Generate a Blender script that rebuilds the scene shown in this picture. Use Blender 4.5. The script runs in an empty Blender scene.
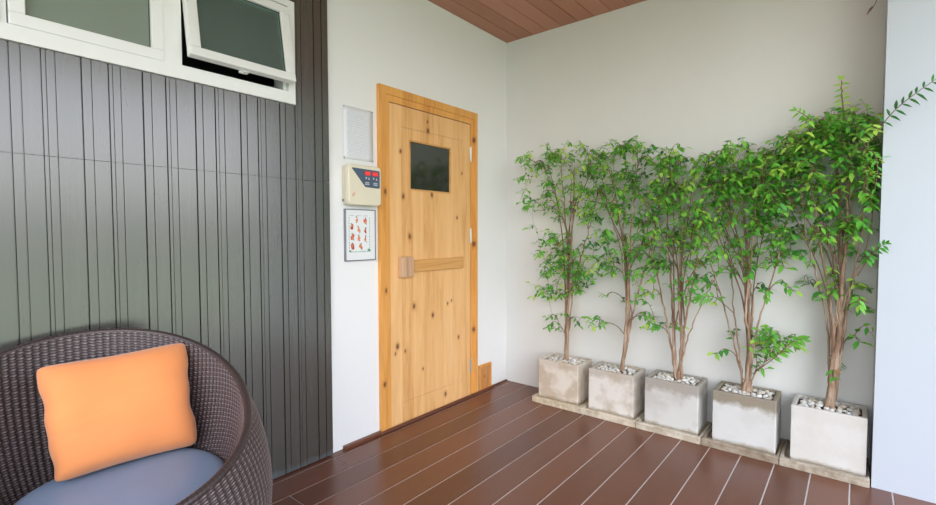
import bpy, bmesh, math, random
import numpy as np
from mathutils import Vector, Matrix, Euler

SC = bpy.context.scene
COL = SC.collection

# ------------------------------------------------------------------ camera
cd = bpy.data.cameras.new('camera'); cam = bpy.data.objects.new('camera', cd); COL.objects.link(cam)
cd.sensor_width = 36.0; cd.lens = 476.6 / 936 * 36.0; cd.clip_start = 0.02; cd.clip_end = 300
_r = Vector((0.7750, 0.6320, -0.0013)).normalized()
_f = Vector((-0.6313, 0.7743, -0.0416)).normalized()
_u = _r.cross(_f).normalized(); _r = _f.cross(_u).normalized()
cam.matrix_world = Matrix(((_r.x, _u.x, -_f.x, 2.093), (_r.y, _u.y, -_f.y, -3.037), (_r.z, _u.z, -_f.z, 1.15), (0, 0, 0, 1)))
SC.camera = cam

# ------------------------------------------------------------------ world, sun, exposure
SC.view_settings.view_transform = 'Standard'
SC.view_settings.look = 'None'
SC.view_settings.gamma = 1.0
SC.view_settings.use_curve_mapping = False
SC.view_settings.exposure = 1.06
w = bpy.data.worlds.new('sky'); SC.world = w; w.use_nodes = True
wn = w.node_tree.nodes; wl = w.node_tree.links; wn.clear()
wo = wn.new('ShaderNodeOutputWorld'); wb = wn.new('ShaderNodeBackground')
tc = wn.new('ShaderNodeTexCoord'); sp = wn.new('ShaderNodeSeparateXYZ'); rp = wn.new('ShaderNodeValToRGB')
wl.new(tc.outputs['Generated'], sp.inputs[0]); wl.new(sp.outputs['Z'], rp.inputs[0])
e = rp.color_ramp.elements
e[0].position = 0.0; e[0].color = (1.0, 0.99, 0.94, 1)
e[1].position = 0.9; e[1].color = (0.42, 0.6, 0.95, 1)
k = e.new(0.09); k.color = (1.0, 1.0, 1.0, 1)
k = e.new(0.3); k.color = (0.74, 0.84, 1.0, 1)
wl.new(rp.outputs[0], wb.inputs[0]); wb.inputs[1].default_value = 1.75
wl.new(wb.outputs[0], wo.inputs[0])
sd = bpy.data.lights.new('sun', 'SUN'); sd.energy = 0.8; sd.angle = math.radians(50); sd.color = (1.0, 0.97, 0.93)
sun = bpy.data.objects.new('sun', sd); COL.objects.link(sun)
sun.rotation_euler = Vector((0.75, -0.75, 0.42)).to_track_quat('Z', 'Y').to_euler()

# ------------------------------------------------------------------ node helpers
def new_mat(name):
    m = bpy.data.materials.new(name); m.use_nodes = True
    nt = m.node_tree; b = nt.nodes['Principled BSDF']
    return m, nt, b
def N(nt, t, **kw):
    n = nt.nodes.new('ShaderNode' + t)
    for k_, v in kw.items():
        if k_.startswith('i_'): n.inputs[k_[2:].replace('_', ' ')].default_value = v
        else: setattr(n, k_, v)
    return n
def ramp(nt, stops, src=None):
    n = N(nt, 'ValToRGB'); el = n.color_ramp.elements
    el[0].position, el[0].color = stops[0][0], (*stops[0][1], 1)
    el[1].position, el[1].color = stops[-1][0], (*stops[-1][1], 1)
    for p, c in stops[1:-1]:
        q = el.new(p); q.color = (*c, 1)
    if src: nt.links.new(src, n.inputs[0])
    return n
def mixc(nt, fac, a, b, mode='MIX'):
    n = N(nt, 'Mix', data_type='RGBA', blend_type=mode)
    for s, v in ((0, fac), (6, a), (7, b)):
        if hasattr(v, 'is_output') or isinstance(v, bpy.types.NodeSocket): nt.links.new(v, n.inputs[s])
        elif s == 0: n.inputs[0].default_value = v
        else: n.inputs[s].default_value = (*v, 1)
    return n.outputs[2]
def coords(nt, scale=(1, 1, 1), kind='Object'):
    t = N(nt, 'TexCoord'); mp = N(nt, 'Mapping'); mp.inputs['Scale'].default_value = scale
    nt.links.new(t.outputs[kind], mp.inputs[0]); return mp.outputs[0]
def noise(nt, vec, scale, detail=4, rough=0.5, dist=0.0):
    n = N(nt, 'TexNoise'); nt.links.new(vec, n.inputs['Vector'])
    n.inputs['Scale'].default_value = scale; n.inputs['Detail'].default_value = detail
    n.inputs['Roughness'].default_value = rough; n.inputs['Distortion'].default_value = dist
    return n.outputs[0]
def bump(nt, b, h, strength=0.2, dist=0.01):
    n = N(nt, 'Bump'); n.inputs['Strength'].default_value = strength; n.inputs['Distance'].default_value = dist
    nt.links.new(h, n.inputs['Height']); nt.links.new(n.outputs[0], b.inputs['Normal'])
def math_(nt, op, a, b=None, clamp=False):
    n = N(nt, 'Math', operation=op); n.use_clamp = clamp
    for i, v in enumerate((a, b)):
        if v is None: continue
        if isinstance(v, (int, float)): n.inputs[i].default_value = v
        else: nt.links.new(v, n.inputs[i])
    return n.outputs[0]
def simple(name, col, rough=0.6, metal=0.0, var=0.06, scale=12, bmp=0.0, **kw):
    m, nt, b = new_mat(name)
    c = coords(nt); nz = noise(nt, c, scale)
    lo = tuple(max(0, x * (1 - var)) for x in col); hi = tuple(min(1, x * (1 + var)) for x in col)
    rr = ramp(nt, [(0.3, lo), (0.7, hi)], nz); nt.links.new(rr.outputs[0], b.inputs['Base Color'])
    b.inputs['Roughness'].default_value = rough; b.inputs['Metallic'].default_value = metal
    for k_, v in kw.items(): b.inputs[k_.replace('_', ' ')].default_value = v
    if bmp: bump(nt, b, noise(nt, c, scale * 12, 3), bmp, 0.004)
    return m

# ------------------------------------------------------------------ materials
def plaster(name, col, var=0.02):
    m, nt, b = new_mat(name); c = coords(nt)
    a = noise(nt, c, 1.3, 5, 0.6)
    r1 = ramp(nt, [(0.3, tuple(x * (1 - var) for x in col)), (0.7, col)], a)
    nt.links.new(r1.outputs[0], b.inputs['Base Color']); b.inputs['Roughness'].default_value = 0.75
    bump(nt, b, noise(nt, c, 90, 4, 0.6), 0.12, 0.004)
    return m
M_white = plaster('white_plaster', (0.88, 0.885, 0.885))
M_back = plaster('pale_plaster', (0.755, 0.755, 0.735), 0.05)
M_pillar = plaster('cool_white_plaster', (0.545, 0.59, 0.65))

def wood_planks(name, cols, axis_scale, rough, pitch, off, spec=0.5, coat=0.0, grain=0.15, bmp=0.1):
    """planks along y with a tone of its own each, pitch along x"""
    m, nt, b = new_mat(name)
    t = N(nt, 'TexCoord'); s = N(nt, 'SeparateXYZ'); nt.links.new(t.outputs['Object'], s.inputs[0])
    idx = math_(nt, 'FLOOR', math_(nt, 'DIVIDE', math_(nt, 'SUBTRACT', s.outputs[0], off), pitch))
    wn_ = N(nt, 'TexWhiteNoise', noise_dimensions='1D'); nt.links.new(idx, wn_.inputs['W'])
    c = coords(nt, axis_scale)
    nz = noise(nt, c, 3.0, 6, 0.6, 0.4); big = noise(nt, coords(nt), 2.2, 4, 0.6)
    f = math_(nt, 'ADD', math_(nt, 'MULTIPLY', wn_.outputs[0], 0.45), math_(nt, 'MULTIPLY', nz, 0.3))
    f = math_(nt, 'ADD', f, math_(nt, 'MULTIPLY', big, 0.35))
    r1 = ramp(nt, [(0.15, cols[0]), (0.5, cols[1]), (0.9, cols[2])], f)
    nt.links.new(r1.outputs[0], b.inputs['Base Color'])
    rr = N(nt, 'MapRange'); nt.links.new(big, rr.inputs[0]); rr.inputs[3].default_value = rough * 0.75; rr.inputs[4].default_value = rough * 1.3
    nt.links.new(rr.outputs[0], b.inputs['Roughness'])
    b.inputs['Specular IOR Level'].default_value = spec; b.inputs['Coat Weight'].default_value = coat; b.inputs['Coat Roughness'].default_value = 0.15
    bump(nt, b, nz, bmp, 0.002)
    return m
FP = 0.1462; FOFF = 0.9275 - 6 * FP
M_floor = wood_planks('brown_deck_boards', [(0.115, 0.042, 0.023), (0.165, 0.061, 0.034), (0.225, 0.086, 0.048)], (14, 1.2, 14), 0.30, FP, FOFF, spec=0.55)
M_ceil = wood_planks('reddish_ceiling_boards', [(0.36, 0.145, 0.09), (0.44, 0.185, 0.12), (0.52, 0.23, 0.15)], (14, 1.0, 14), 0.4, 0.1172, 0.0, spec=0.4)
M_caulk = simple('pale_deck_joint', (0.85, 0.80, 0.77), 0.6)
M_trimbrown = simple('brown_skirting', (0.165, 0.062, 0.035), 0.35)

def dark_boards():
    m, nt, b = new_mat('dark_grey_painted_boards')
    c = coords(nt, (6, 6, 0.5)); nz = noise(nt, c, 2.5, 5, 0.6); big = noise(nt, coords(nt), 1.5, 3)
    r1 = ramp(nt, [(0.25, (0.048, 0.047, 0.038)), (0.75, (0.070, 0.068, 0.055))], nz)
    # scuffed band of dust right at the foot of the boards
    t = N(nt, 'TexCoord'); s = N(nt, 'SeparateXYZ'); nt.links.new(t.outputs['Object'], s.inputs[0])
    zz = math_(nt, 'ADD', s.outputs[2], math_(nt, 'MULTIPLY', noise(nt, coords(nt), 14, 4), -0.06))
    mr = N(nt, 'MapRange'); nt.links.new(zz, mr.inputs[0]); mr.inputs[1].default_value = 0.010; mr.inputs[2].default_value = -0.03
    out = mixc(nt, mr.outputs[0], r1.outputs[0], (0.11, 0.13, 0.14))
    nt.links.new(out, b.inputs['Base Color'])
    b.inputs['Roughness'].default_value = 0.24; b.inputs['IOR'].default_value = 2.2
    bump(nt, b, nz, 0.06, 0.002)
    return m
M_dark = dark_boards()
M_frame = simple('white_window_paint', (0.84, 0.85, 0.84), 0.32, var=0.02)
M_gasket = simple('dark_gasket', (0.03, 0.03, 0.03), 0.6)
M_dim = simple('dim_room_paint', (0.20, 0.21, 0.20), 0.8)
def glass_mat(name, tint, diff, amt):
    m, nt, b = new_mat(name)
    nt.nodes.remove(b); out = nt.nodes['Material Output']
    tr = N(nt, 'BsdfTransparent'); tr.inputs[0].default_value = (*tint, 1)
    df = N(nt, 'BsdfDiffuse'); df.inputs[0].default_value = (*diff, 1)
    gl = N(nt, 'BsdfGlossy'); gl.inputs['Roughness'].default_value = 0.08; gl.inputs[0].default_value = (0.85, 0.95, 0.9, 1)
    fr = N(nt, 'Fresnel'); fr.inputs[0].default_value = 1.85
    nzz = noise(nt, coords(nt), 3.0, 3)
    m1 = N(nt, 'MixShader'); nt.links.new(math_(nt, 'ADD', math_(nt, 'MULTIPLY', nzz, 0.08), amt), m1.inputs[0])
    nt.links.new(tr.outputs[0], m1.inputs[1]); nt.links.new(df.outputs[0], m1.inputs[2])
    m2 = N(nt, 'MixShader'); nt.links.new(fr.outputs[0], m2.inputs[0]); nt.links.new(m1.outputs[0], m2.inputs[1]); nt.links.new(gl.outputs[0], m2.inputs[2])
    nt.links.new(m2.outputs[0], out.inputs[0])
    return m
M_glass = glass_mat('frosted_green_glass', (0.45, 0.6, 0.52), (0.36, 0.43, 0.37), 0.55)
M_glass2 = glass_mat('tinted_green_glass', (0.4, 0.55, 0.5), (0.26, 0.40, 0.36), 0.26)
M_glassdoor = glass_mat('smoked_glass', (0.25, 0.26, 0.24), (0.05, 0.052, 0.045), 0.5)

KN = [(-.880, 1.837, 8), (-.877, 1.782, 12), (-1.109, 1.627, 9), (-1.089, 1.364, 11), (-.845, 1.389, 12), (-1.037, 1.126, 14),
      (-1.006, .701, 13), (-.84, .625, 11), (-.698, .684, 7), (-.66, .70, 6), (-1.143, .482, 13), (-1.16, .44, 7), (-.588, .441, 9), (-1.081, .44, 7), (-.723, .086, 12),
      (-.60, 1.25, 8), (-.76, .95, 7), (-.93, .30, 7), (-.55, 1.55, 6)]
KNF = [(-1.236, 1.383, 12), (-1.236, .82, 11), (-1.252, .285, 12), (-.425, 1.79, 13), (-.425, 1.07, 14), (-.43, .47, 12)]
def pine(name, base, knots, plank=0.092, vertical=True, spec=0.4):
    m, nt, b = new_mat(name)
    t = N(nt, 'TexCoord'); pos = t.outputs['Object']
    sc_ = (6, 11, 0.9) if vertical else (6, 0.9, 11)
    c = coords(nt, sc_)
    g = noise(nt, c, 2.2, 6, 0.6, 0.6); fine = noise(nt, coords(nt, (30, 55, 2) if vertical else (30, 2, 55)), 3, 3)
    s = N(nt, 'SeparateXYZ'); nt.links.new(pos, s.inputs[0])
    idx = math_(nt, 'FLOOR', math_(nt, 'DIVIDE', s.outputs[1 if vertical else 2], plank))
    wn_ = N(nt, 'TexWhiteNoise', noise_dimensions='1D'); nt.links.new(idx, wn_.inputs['W'])
    f = math_(nt, 'ADD', math_(nt, 'MULTIPLY', g, 0.6), math_(nt, 'MULTIPLY', fine, 0.2))
    f = math_(nt, 'ADD', f, math_(nt, 'MULTIPLY', wn_.outputs[0], 0.2))
    r1 = ramp(nt, [(0.28, tuple(base[i] * (0.72, 0.58, 0.40)[i] for i in range(3))), (0.5, base), (0.75, tuple(min(1, base[i] * (1.12, 1.22, 1.4)[i]) for i in range(3)))], f)
    col = r1.outputs[0]
    nzv = noise(nt, coords(nt), 35, 2)
    for ky, kz, rad in knots:
        mp = N(nt, 'Mapping'); nt.links.new(pos, mp.inputs[0])
        r_ = rad / 1000.0
        mp.inputs['Location'].default_value = (0, -ky / r_, -kz / (r_ * 1.5)); mp.inputs['Scale'].default_value = (0, 1 / r_, 1 / (r_ * 1.5))
        ln = N(nt, 'VectorMath', operation='LENGTH'); nt.links.new(mp.outputs[0], ln.inputs[0])
        dd = math_(nt, 'ADD', ln.outputs['Value'], math_(nt, 'MULTIPLY', nzv, 0.8))
        mr = N(nt, 'MapRange'); nt.links.new(dd, mr.inputs[0]); mr.inputs[1].default_value = 2.6; mr.inputs[2].default_value = 1.1; mr.inputs[4].default_value = 0.55
        col = mixc(nt, mr.outputs[0], col, (0.50, 0.20, 0.06))
        mr2 = N(nt, 'MapRange'); nt.links.new(dd, mr2.inputs[0]); mr2.inputs[1].default_value = 1.5; mr2.inputs[2].default_value = 0.9; mr2.inputs[4].default_value = 0.85
        col = mixc(nt, mr2.outputs[0], col, (0.13, 0.045, 0.02))
    nt.links.new(col, b.inputs['Base Color'])
    b.inputs['Roughness'].default_value = 0.42; b.inputs['Specular IOR Level'].default_value = spec
    bump(nt, b, fine, 0.08, 0.001)
    return m
M_pine = pine('knotty_pine', (0.85, 0.485, 0.20), KN)
M_pinef = pine('golden_pine_casing', (0.80, 0.38, 0.095), KNF)
M_pineh = pine('orange_pine_rail', (0.70, 0.36, 0.12), [], vertical=False)
M_block = pine('pale_pine_block', (0.62, 0.40, 0.25), [])
M_vent = pine('orange_pine_panel', (0.66, 0.31, 0.11), [(-.29, .10, 7)])
M_chrome = simple('brushed_hinge_metal', (0.62, 0.60, 0.56), 0.35, 0.9)
M_paper = None
def paper():
    m, nt, b = new_mat('printed_paper')
    t = N(nt, 'TexCoord'); s = N(nt, 'SeparateXYZ'); nt.links.new(t.outputs['Object'], s.inputs[0])
    ln = math_(nt, 'GREATER_THAN', math_(nt, 'FRACT', math_(nt, 'MULTIPLY', s.outputs[2], 105)), 0.52)
    wd = N(nt, 'TexNoise'); mp = coords(nt, (1, 130, 105)); nt.links.new(mp, wd.inputs['Vector']); wd.inputs['Scale'].default_value = 1
    f = math_(nt, 'MULTIPLY', ln, math_(nt, 'GREATER_THAN', wd.outputs[0], 0.42))
    y = s.outputs[1]; z = s.outputs[2]
    for v, op, lim in ((y, 'GREATER_THAN', -0.078), (y, 'LESS_THAN', 0.078), (z, 'GREATER_THAN', -0.118), (z, 'LESS_THAN', 0.112)):
        f = math_(nt, 'MULTIPLY', f, math_(nt, op, v, lim))
    nt.links.new(mixc(nt, math_(nt, 'MULTIPLY', f, 0.28), (0.80, 0.82, 0.87), (0.28, 0.30, 0.38)), b.inputs['Base Color'])
    b.inputs['Roughness'].default_value = 0.5
    return m
M_paper = paper()
M_pin = simple('steel_pin', (0.25, 0.25, 0.25), 0.4, 0.8)
M_cream = simple('cream_plastic', (0.80, 0.74, 0.58), 0.35, var=0.02)
M_creamd = simple('cream_plastic_side', (0.66, 0.61, 0.50), 0.4, var=0.02)
M_navy = simple('slate_blue_panel', (0.075, 0.115, 0.175), 0.3)
def glow(name, col, e_):
    m, nt, b = new_mat(name); b.inputs['Base Color'].default_value = (*col, 1); b.inputs['Emission Color'].default_value = (*col, 1)
    b.inputs['Emission Strength'].default_value = e_; b.inputs['Roughness'].default_value = 0.4; return m
M_led = glow('red_led', (0.75, 0.05, 0.04), 0.5)
M_leddim = glow('dim_red_display', (0.45, 0.03, 0.03), 0.15)
M_ledoff = simple('dark_display', (0.16, 0.03, 0.03), 0.3)
M_btn = simple('pale_buttons', (0.62, 0.66, 0.70), 0.5)
M_redmark = simple('red_print', (0.70, 0.16, 0.10), 0.6)
M_card = simple('poster_paper', (0.84, 0.86, 0.87), 0.4, var=0.01)
M_pframe = simple('grey_poster_frame', (0.22, 0.22, 0.25), 0.4)
M_pgreen = simple('green_print', (0.12, 0.36, 0.22), 0.6)
M_pgrey = simple('grey_print', (0.40, 0.45, 0.48), 0.6)
M_porange = simple('orange_print', (0.80, 0.28, 0.12), 0.6)
M_pdark = simple('dark_print', (0.12, 0.10, 0.12), 0.6)

def concrete(name, light, stain, top_amt, all_amt, seed):
    m, nt, b = new_mat(name)
    t = N(nt, 'TexCoord'); mp = N(nt, 'Mapping'); nt.links.new(t.outputs['Object'], mp.inputs[0]); mp.inputs['Location'].default_value = (seed * 3.1, seed * 1.7, 0)
    v = mp.outputs[0]
    s = N(nt, 'SeparateXYZ'); nt.links.new(t.outputs['Object'], s.inputs[0])
    n1 = noise(nt, v, 9, 6, 0.65); n2 = noise(nt, v, 28, 5, 0.6); n3 = noise(nt, v, 7.5, 3, 0.5)
    # water stain running down from the rim
    h = math_(nt, 'ADD', s.outputs[2], math_(nt, 'MULTIPLY', n1, 0.13))
    mr = N(nt, 'MapRange'); nt.links.new(h, mr.inputs[0]); mr.inputs[1].default_value = 0.265; mr.inputs[2].default_value = 0.295; mr.inputs[4].default_value = top_amt
    c0 = mixc(nt, math_(nt, 'MULTIPLY', n2, 0.35), light, tuple(x * 0.78 for x in light))
    c1 = mixc(nt, mr.outputs[0], c0, tuple(x * 0.75 for x in stain))
    n3b = math_(nt, 'ADD', math_(nt, 'MULTIPLY', n3, 0.65), math_(nt, 'MULTIPLY', n1, 0.35))
    r2 = N(nt, 'MapRange'); nt.links.new(n3b, r2.inputs[0]); r2.inputs[1].default_value = 0.44; r2.inputs[2].default_value = 0.56; r2.inputs[4].default_value = all_amt
    c2 = mixc(nt, r2.outputs[0], c1, stain)
    # browner along the foot, above the tray
    h2 = math_(nt, 'ADD', s.outputs[2], math_(nt, 'MULTIPLY', n1, -0.07))
    mr3 = N(nt, 'MapRange'); nt.links.new(h2, mr3.inputs[0]); mr3.inputs[1].default_value = -0.008; mr3.inputs[2].default_value = -0.028; mr3.inputs[4].default_value = 0.7
    c3 = mixc(nt, mr3.outputs[0], c2, (0.28, 0.20, 0.10))
    nt.links.new(c3, b.inputs['Base Color']); b.inputs['Roughness'].default_value = 0.85
    bump(nt, b, n2, 0.25, 0.004)
    return m
def stone(name, base, dirt, seed):
    m, nt, b = new_mat(name)
    t = N(nt, 'TexCoord'); mp = N(nt, 'Mapping'); nt.links.new(t.outputs['Object'], mp.inputs[0]); mp.inputs['Location'].default_value = (seed * 2.3, seed, 0)
    n1 = noise(nt, mp.outputs[0], 11, 6, 0.7); n2 = noise(nt, mp.outputs[0], 60, 3)
    r1 = ramp(nt, [(0.38, dirt), (0.58, base)], n1)
    nt.links.new(r1.outputs[0], b.inputs['Base Color']); b.inputs['Roughness'].default_value = 0.85
    bump(nt, b, n2, 0.3, 0.003)
    return m
M_soil = simple('dark_soil', (0.10, 0.07, 0.045), 0.95, var=0.4, scale=60, bmp=0.5)
M_peb = [simple('white_pebble', (0.80, 0.78, 0.74), 0.6, var=0.08, scale=30), simple('cream_pebble', (0.66, 0.58, 0.47), 0.6, var=0.12, scale=30), simple('grey_pebble', (0.58, 0.56, 0.53), 0.6, var=0.1, scale=30)]

def bark():
    m, nt, b = new_mat('brown_grey_bark')
    c = coords(nt, (60, 60, 9)); nz = noise(nt, c, 1.0, 5, 0.6); big = noise(nt, coords(nt), 9, 3)
    f = math_(nt, 'ADD', math_(nt, 'MULTIPLY', nz, 0.6), math_(nt, 'MULTIPLY', big, 0.4))
    r1 = ramp(nt, [(0.3, (0.17, 0.09, 0.055)), (0.48, (0.34, 0.22, 0.15)), (0.66, (0.58, 0.45, 0.34))], f)
    nt.links.new(r1.outputs[0], b.inputs['Base Color']); b.inputs['Roughness'].default_value = 0.8
    bump(nt, b, nz, 0.4, 0.003); return m
M_bark = bark()
M_twig = simple('thin_brown_twig', (0.20, 0.115, 0.07), 0.8, var=0.3, scale=20)
def leafmat():
    m, nt, b = new_mat('green_leaf')
    a = N(nt, 'Attribute', attribute_name='tint')
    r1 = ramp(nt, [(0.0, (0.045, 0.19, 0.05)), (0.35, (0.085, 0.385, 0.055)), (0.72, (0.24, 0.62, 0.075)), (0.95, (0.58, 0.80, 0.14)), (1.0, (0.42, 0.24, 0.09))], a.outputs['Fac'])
    nt.links.new(r1.outputs[0], b.inputs['Base Color']); b.inputs['Roughness'].default_value = 0.38
    tl = N(nt, 'BsdfTranslucent'); nt.links.new(r1.outputs[0], tl.inputs[0])
    mx = N(nt, 'MixShader'); mx.inputs[0].default_value = 0.35
    nt.links.new(b.outputs[0], mx.inputs[1]); nt.links.new(tl.outputs[0], mx.inputs[2])
    nt.links.new(mx.outputs[0], nt.nodes['Material Output'].inputs[0]); return m
M_leaf = leafmat()
def wicker():
    m, nt, b = new_mat('brown_resin_wicker')
    a = N(nt, 'Attribute', attribute_name='strand')
    nz = noise(nt, coords(nt), 40, 3)
    r1 = ramp(nt, [(0.0, (0.010, 0.006, 0.007)), (0.5, (0.060, 0.040, 0.040)), (1.0, (0.30, 0.24, 0.25))], a.outputs['Fac'])  # shade painted in: gaps near black, strand crests pale like highlights
    c = mixc(nt, math_(nt, 'MULTIPLY', nz, 0.25), r1.outputs[0], (0.11, 0.075, 0.065))
    nt.links.new(c, b.inputs['Base Color']); b.inputs['Roughness'].default_value = 0.36; b.inputs['IOR'].default_value = 1.6
    return m
M_wick = wicker()
def fabric(name, col, rough=0.85, scale=260, sheen=0.3):
    m, nt, b = new_mat(name)
    c = coords(nt); wv = noise(nt, c, scale, 2); big = noise(nt, c, 5, 3)
    r1 = ramp(nt, [(0.3, tuple(x * 0.93 for x in col)), (0.7, tuple(min(1, x * 1.05) for x in col))], big)
    nt.links.new(r1.outputs[0], b.inputs['Base Color']); b.inputs['Roughness'].default_value = rough
    b.inputs['Sheen Weight'].default_value = sheen
    bump(nt, b, wv, 0.15, 0.001); return m
M_orange = fabric('orange_cotton', (0.89, 0.305, 0.095))
M_blue = fabric('blue_grey_vinyl', (0.30, 0.415, 0.59), 0.38, 120, 0.0)
M_tag = fabric('white_care_tag', (0.85, 0.85, 0.85))
def lawn():
    m, nt, b = new_mat('lawn_grass'); c = coords(nt)
    r1 = ramp(nt, [(0.3, (0.46, 0.47, 0.20)), (0.7, (0.66, 0.62, 0.38))], noise(nt, c, 1.5, 6, 0.7))
    nt.links.new(r1.outputs[0], b.inputs['Base Color']); b.inputs['Roughness'].default_value = 0.9; return m
M_lawn = lawn()
M_hedge = simple('far_foliage', (0.10, 0.13, 0.08), 0.9, var=0.3, scale=3)

# ------------------------------------------------------------------ mesh helpers
class MB:
    def __init__(s): s.v = []; s.f = []; s.m = []
    def add(s, vs, fs, mi=0):
        o = len(s.v); s.v += [tuple(v) for v in vs]; s.f += [tuple(i + o for i in f) for f in fs]; s.m += [mi] * len(fs)
    def box(s, a, b, mi=0):
        (x0, y0, z0), (x1, y1, z1) = a, b
        vs = [(x0, y0, z0), (x1, y0, z0), (x1, y1, z0), (x0, y1, z0), (x0, y0, z1), (x1, y0, z1), (x1, y1, z1), (x0, y1, z1)]
        s.add(vs, [(0, 3, 2, 1), (4, 5, 6, 7), (0, 1, 5, 4), (1, 2, 6, 5), (2, 3, 7, 6), (3, 0, 4, 7)], mi)
    def tube(s, pts, rads, n=6, mi=0, cap=True):
        pts = [Vector(p) for p in pts]; rings = []
        up = Vector((0.3, 0.2, 1)).normalized()
        d0 = (pts[1] - pts[0]).normalized(); a = d0.cross(Vector((0, 0, 1)) if abs(d0.z) < 0.9 else Vector((1, 0, 0))).normalized()
        vs = []
        for i, p in enumerate(pts):
            d = (pts[min(i + 1, len(pts) - 1)] - pts[max(i - 1, 0)])
            if d.length < 1e-9: d = d0
            d.normalize(); a = (a - d * a.dot(d))
            if a.length < 1e-6: a = d.orthogonal()
            a.normalize(); b = d.cross(a)
            r_ = rads[i] if hasattr(rads, '__len__') else rads
            for k_ in range(n):
                t = 2 * math.pi * k_ / n; vs.append(p + (a * math.cos(t) + b * math.sin(t)) * r_)
        fs = []
        for i in range(len(pts) - 1):
            for k_ in range(n):
                k2 = (k_ + 1) % n; fs.append((i * n + k_, i * n + k2, (i + 1) * n + k2, (i + 1) * n + k_))
        if cap: fs.append(tuple(range(n - 1, -1, -1))); fs.append(tuple((len(pts) - 1) * n + k_ for k_ in range(n)))
        s.add(vs, fs, mi)
    def prism(s, poly, x0, x1, mi=0, axis='x'):
        """polygon in (y,z) extruded along x (ccw seen from +x)"""
        n = len(poly); vs = [(x0, y, z) for y, z in poly] + [(x1, y, z) for y, z in poly]
        if axis == 'z': vs = [(a, b_, x0) for a, b_ in poly] + [(a, b_, x1) for a, b_ in poly]
        fs = [tuple(range(n - 1, -1, -1)), tuple(range(n, 2 * n))] + [(i, (i + 1) % n, n + (i + 1) % n, n + i) for i in range(n)]
        s.add(vs, fs, mi)
    def build(s, name, mats, parent=None, bevel=0.0, smooth=False, seg=2):
        me = bpy.data.meshes.new(name); me.from_pydata(s.v, [], s.f); me.validate(); me.update()
        mats = mats if isinstance(mats, (list, tuple)) else [mats]
        for m in mats: me.materials.append(m)
        if len(mats) > 1:
            for p, i in zip(me.polygons, s.m): p.material_index = i
        if smooth:
            for p in me.polygons: p.use_smooth = True
        o = bpy.data.objects.new(name, me); COL.objects.link(o)
        if parent:
            o.parent = parent; o.matrix_parent_inverse = parent_inv(parent)
        if bevel:
            bv = o.modifiers.new('bevel', 'BEVEL'); bv.width = bevel; bv.segments = seg; bv.limit_method = 'ANGLE'; bv.angle_limit = math.radians(40)
        return o
def parent_inv(p):
    if p.type == 'MESH': return Matrix()     # mesh parts keep world coordinates
    m = Matrix.LocRotScale(p.location, p.rotation_euler, p.scale)
    q = p.parent
    while q: m = Matrix.LocRotScale(q.location, q.rotation_euler, q.scale) @ m; q = q.parent
    # vertices are given in world space
    return m.inverted()
def tag(o, label=None, cat=None, group=None, kind=None):
    if label: o['label'] = label
    if cat: o['category'] = cat
    if group: o['group'] = group
    if kind: o['kind'] = kind
    return o
def empty(name, loc=(0, 0, 0)):
    o = bpy.data.objects.new(name, None); COL.objects.link(o); o.location = loc; o.empty_display_size = 0.1; return o

# ------------------------------------------------------------------ setting
XE, YE, H = 3.35, -5.2, 2.586
CX1, CY1 = 3.05, -4.6       # roof edges out of view, set for the daylight they let in
# floor: planks with pale joints
mb = MB()
x = 0.0; lines = [FOFF + i * FP for i in range(0, 40)]
edges = [-0.14] + lines
rnd = random.Random(3)
for i in range(len(edges) - 1):
    a = edges[i] + 0.0030; b = edges[i + 1] - 0.0030
    if i == 0: a = edges[i]
    if b > XE: break
    cuts = {1: -1.62, 2: -1.95, 3: -3.6, 5: -3.9, 7: -3.3}.get(i)
    ys = [YE, cuts, 0.16] if cuts else [YE, 0.16]
    for j in range(len(ys) - 1):
        mb.box((a, ys[j] + (0.002 if j else 0), -0.03), (b, ys[j + 1] - (0.002 if j < len(ys) - 2 else 0), 0.0), 0)
mb.box((-0.14, YE, -0.05), (XE, 0.16, -0.0022), 1)
tag(mb.build('floor', [M_floor, M_caulk]), kind='structure')
# white wall with the door
mb = MB(); mb.box((-0.12, -1.602, 0), (0, 0.0, H)); tag(mb.build('wall_left', M_white), kind='structure')
mb = MB(); mb.box((-0.12, 0, 0), (2.172, 0.15, H)); tag(mb.build('wall_back', M_back), kind='structure')
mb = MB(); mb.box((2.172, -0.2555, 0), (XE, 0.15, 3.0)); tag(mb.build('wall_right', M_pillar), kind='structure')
# ceiling boards with v grooves
mb = MB(); CP = 0.1172
xs = []
i = 0
while i * CP < CX1:
    a = i * CP; xs += [(a + 0.003, H), (a + CP - 0.003, H), (a + CP - 0.001, H + 0.006), (a + CP + 0.001, H + 0.006)]; i += 1
xs = [(-0.12, H + 0.006), (0.0, H + 0.006)] + xs
n = len(xs); XC = xs[-1][0]
vs = [(x_, CY1, z_) for x_, z_ in xs] + [(x_, 0.15, z_) for x_, z_ in xs]
mb.add(vs, [(i, n + i, n + i + 1, i + 1) for i in range(n - 1)])
mb.box((-0.12, CY1, H + 0.02), (XC, 0.15, H + 0.12))
tag(mb.build('ceiling', M_ceil), kind='structure')

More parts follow.
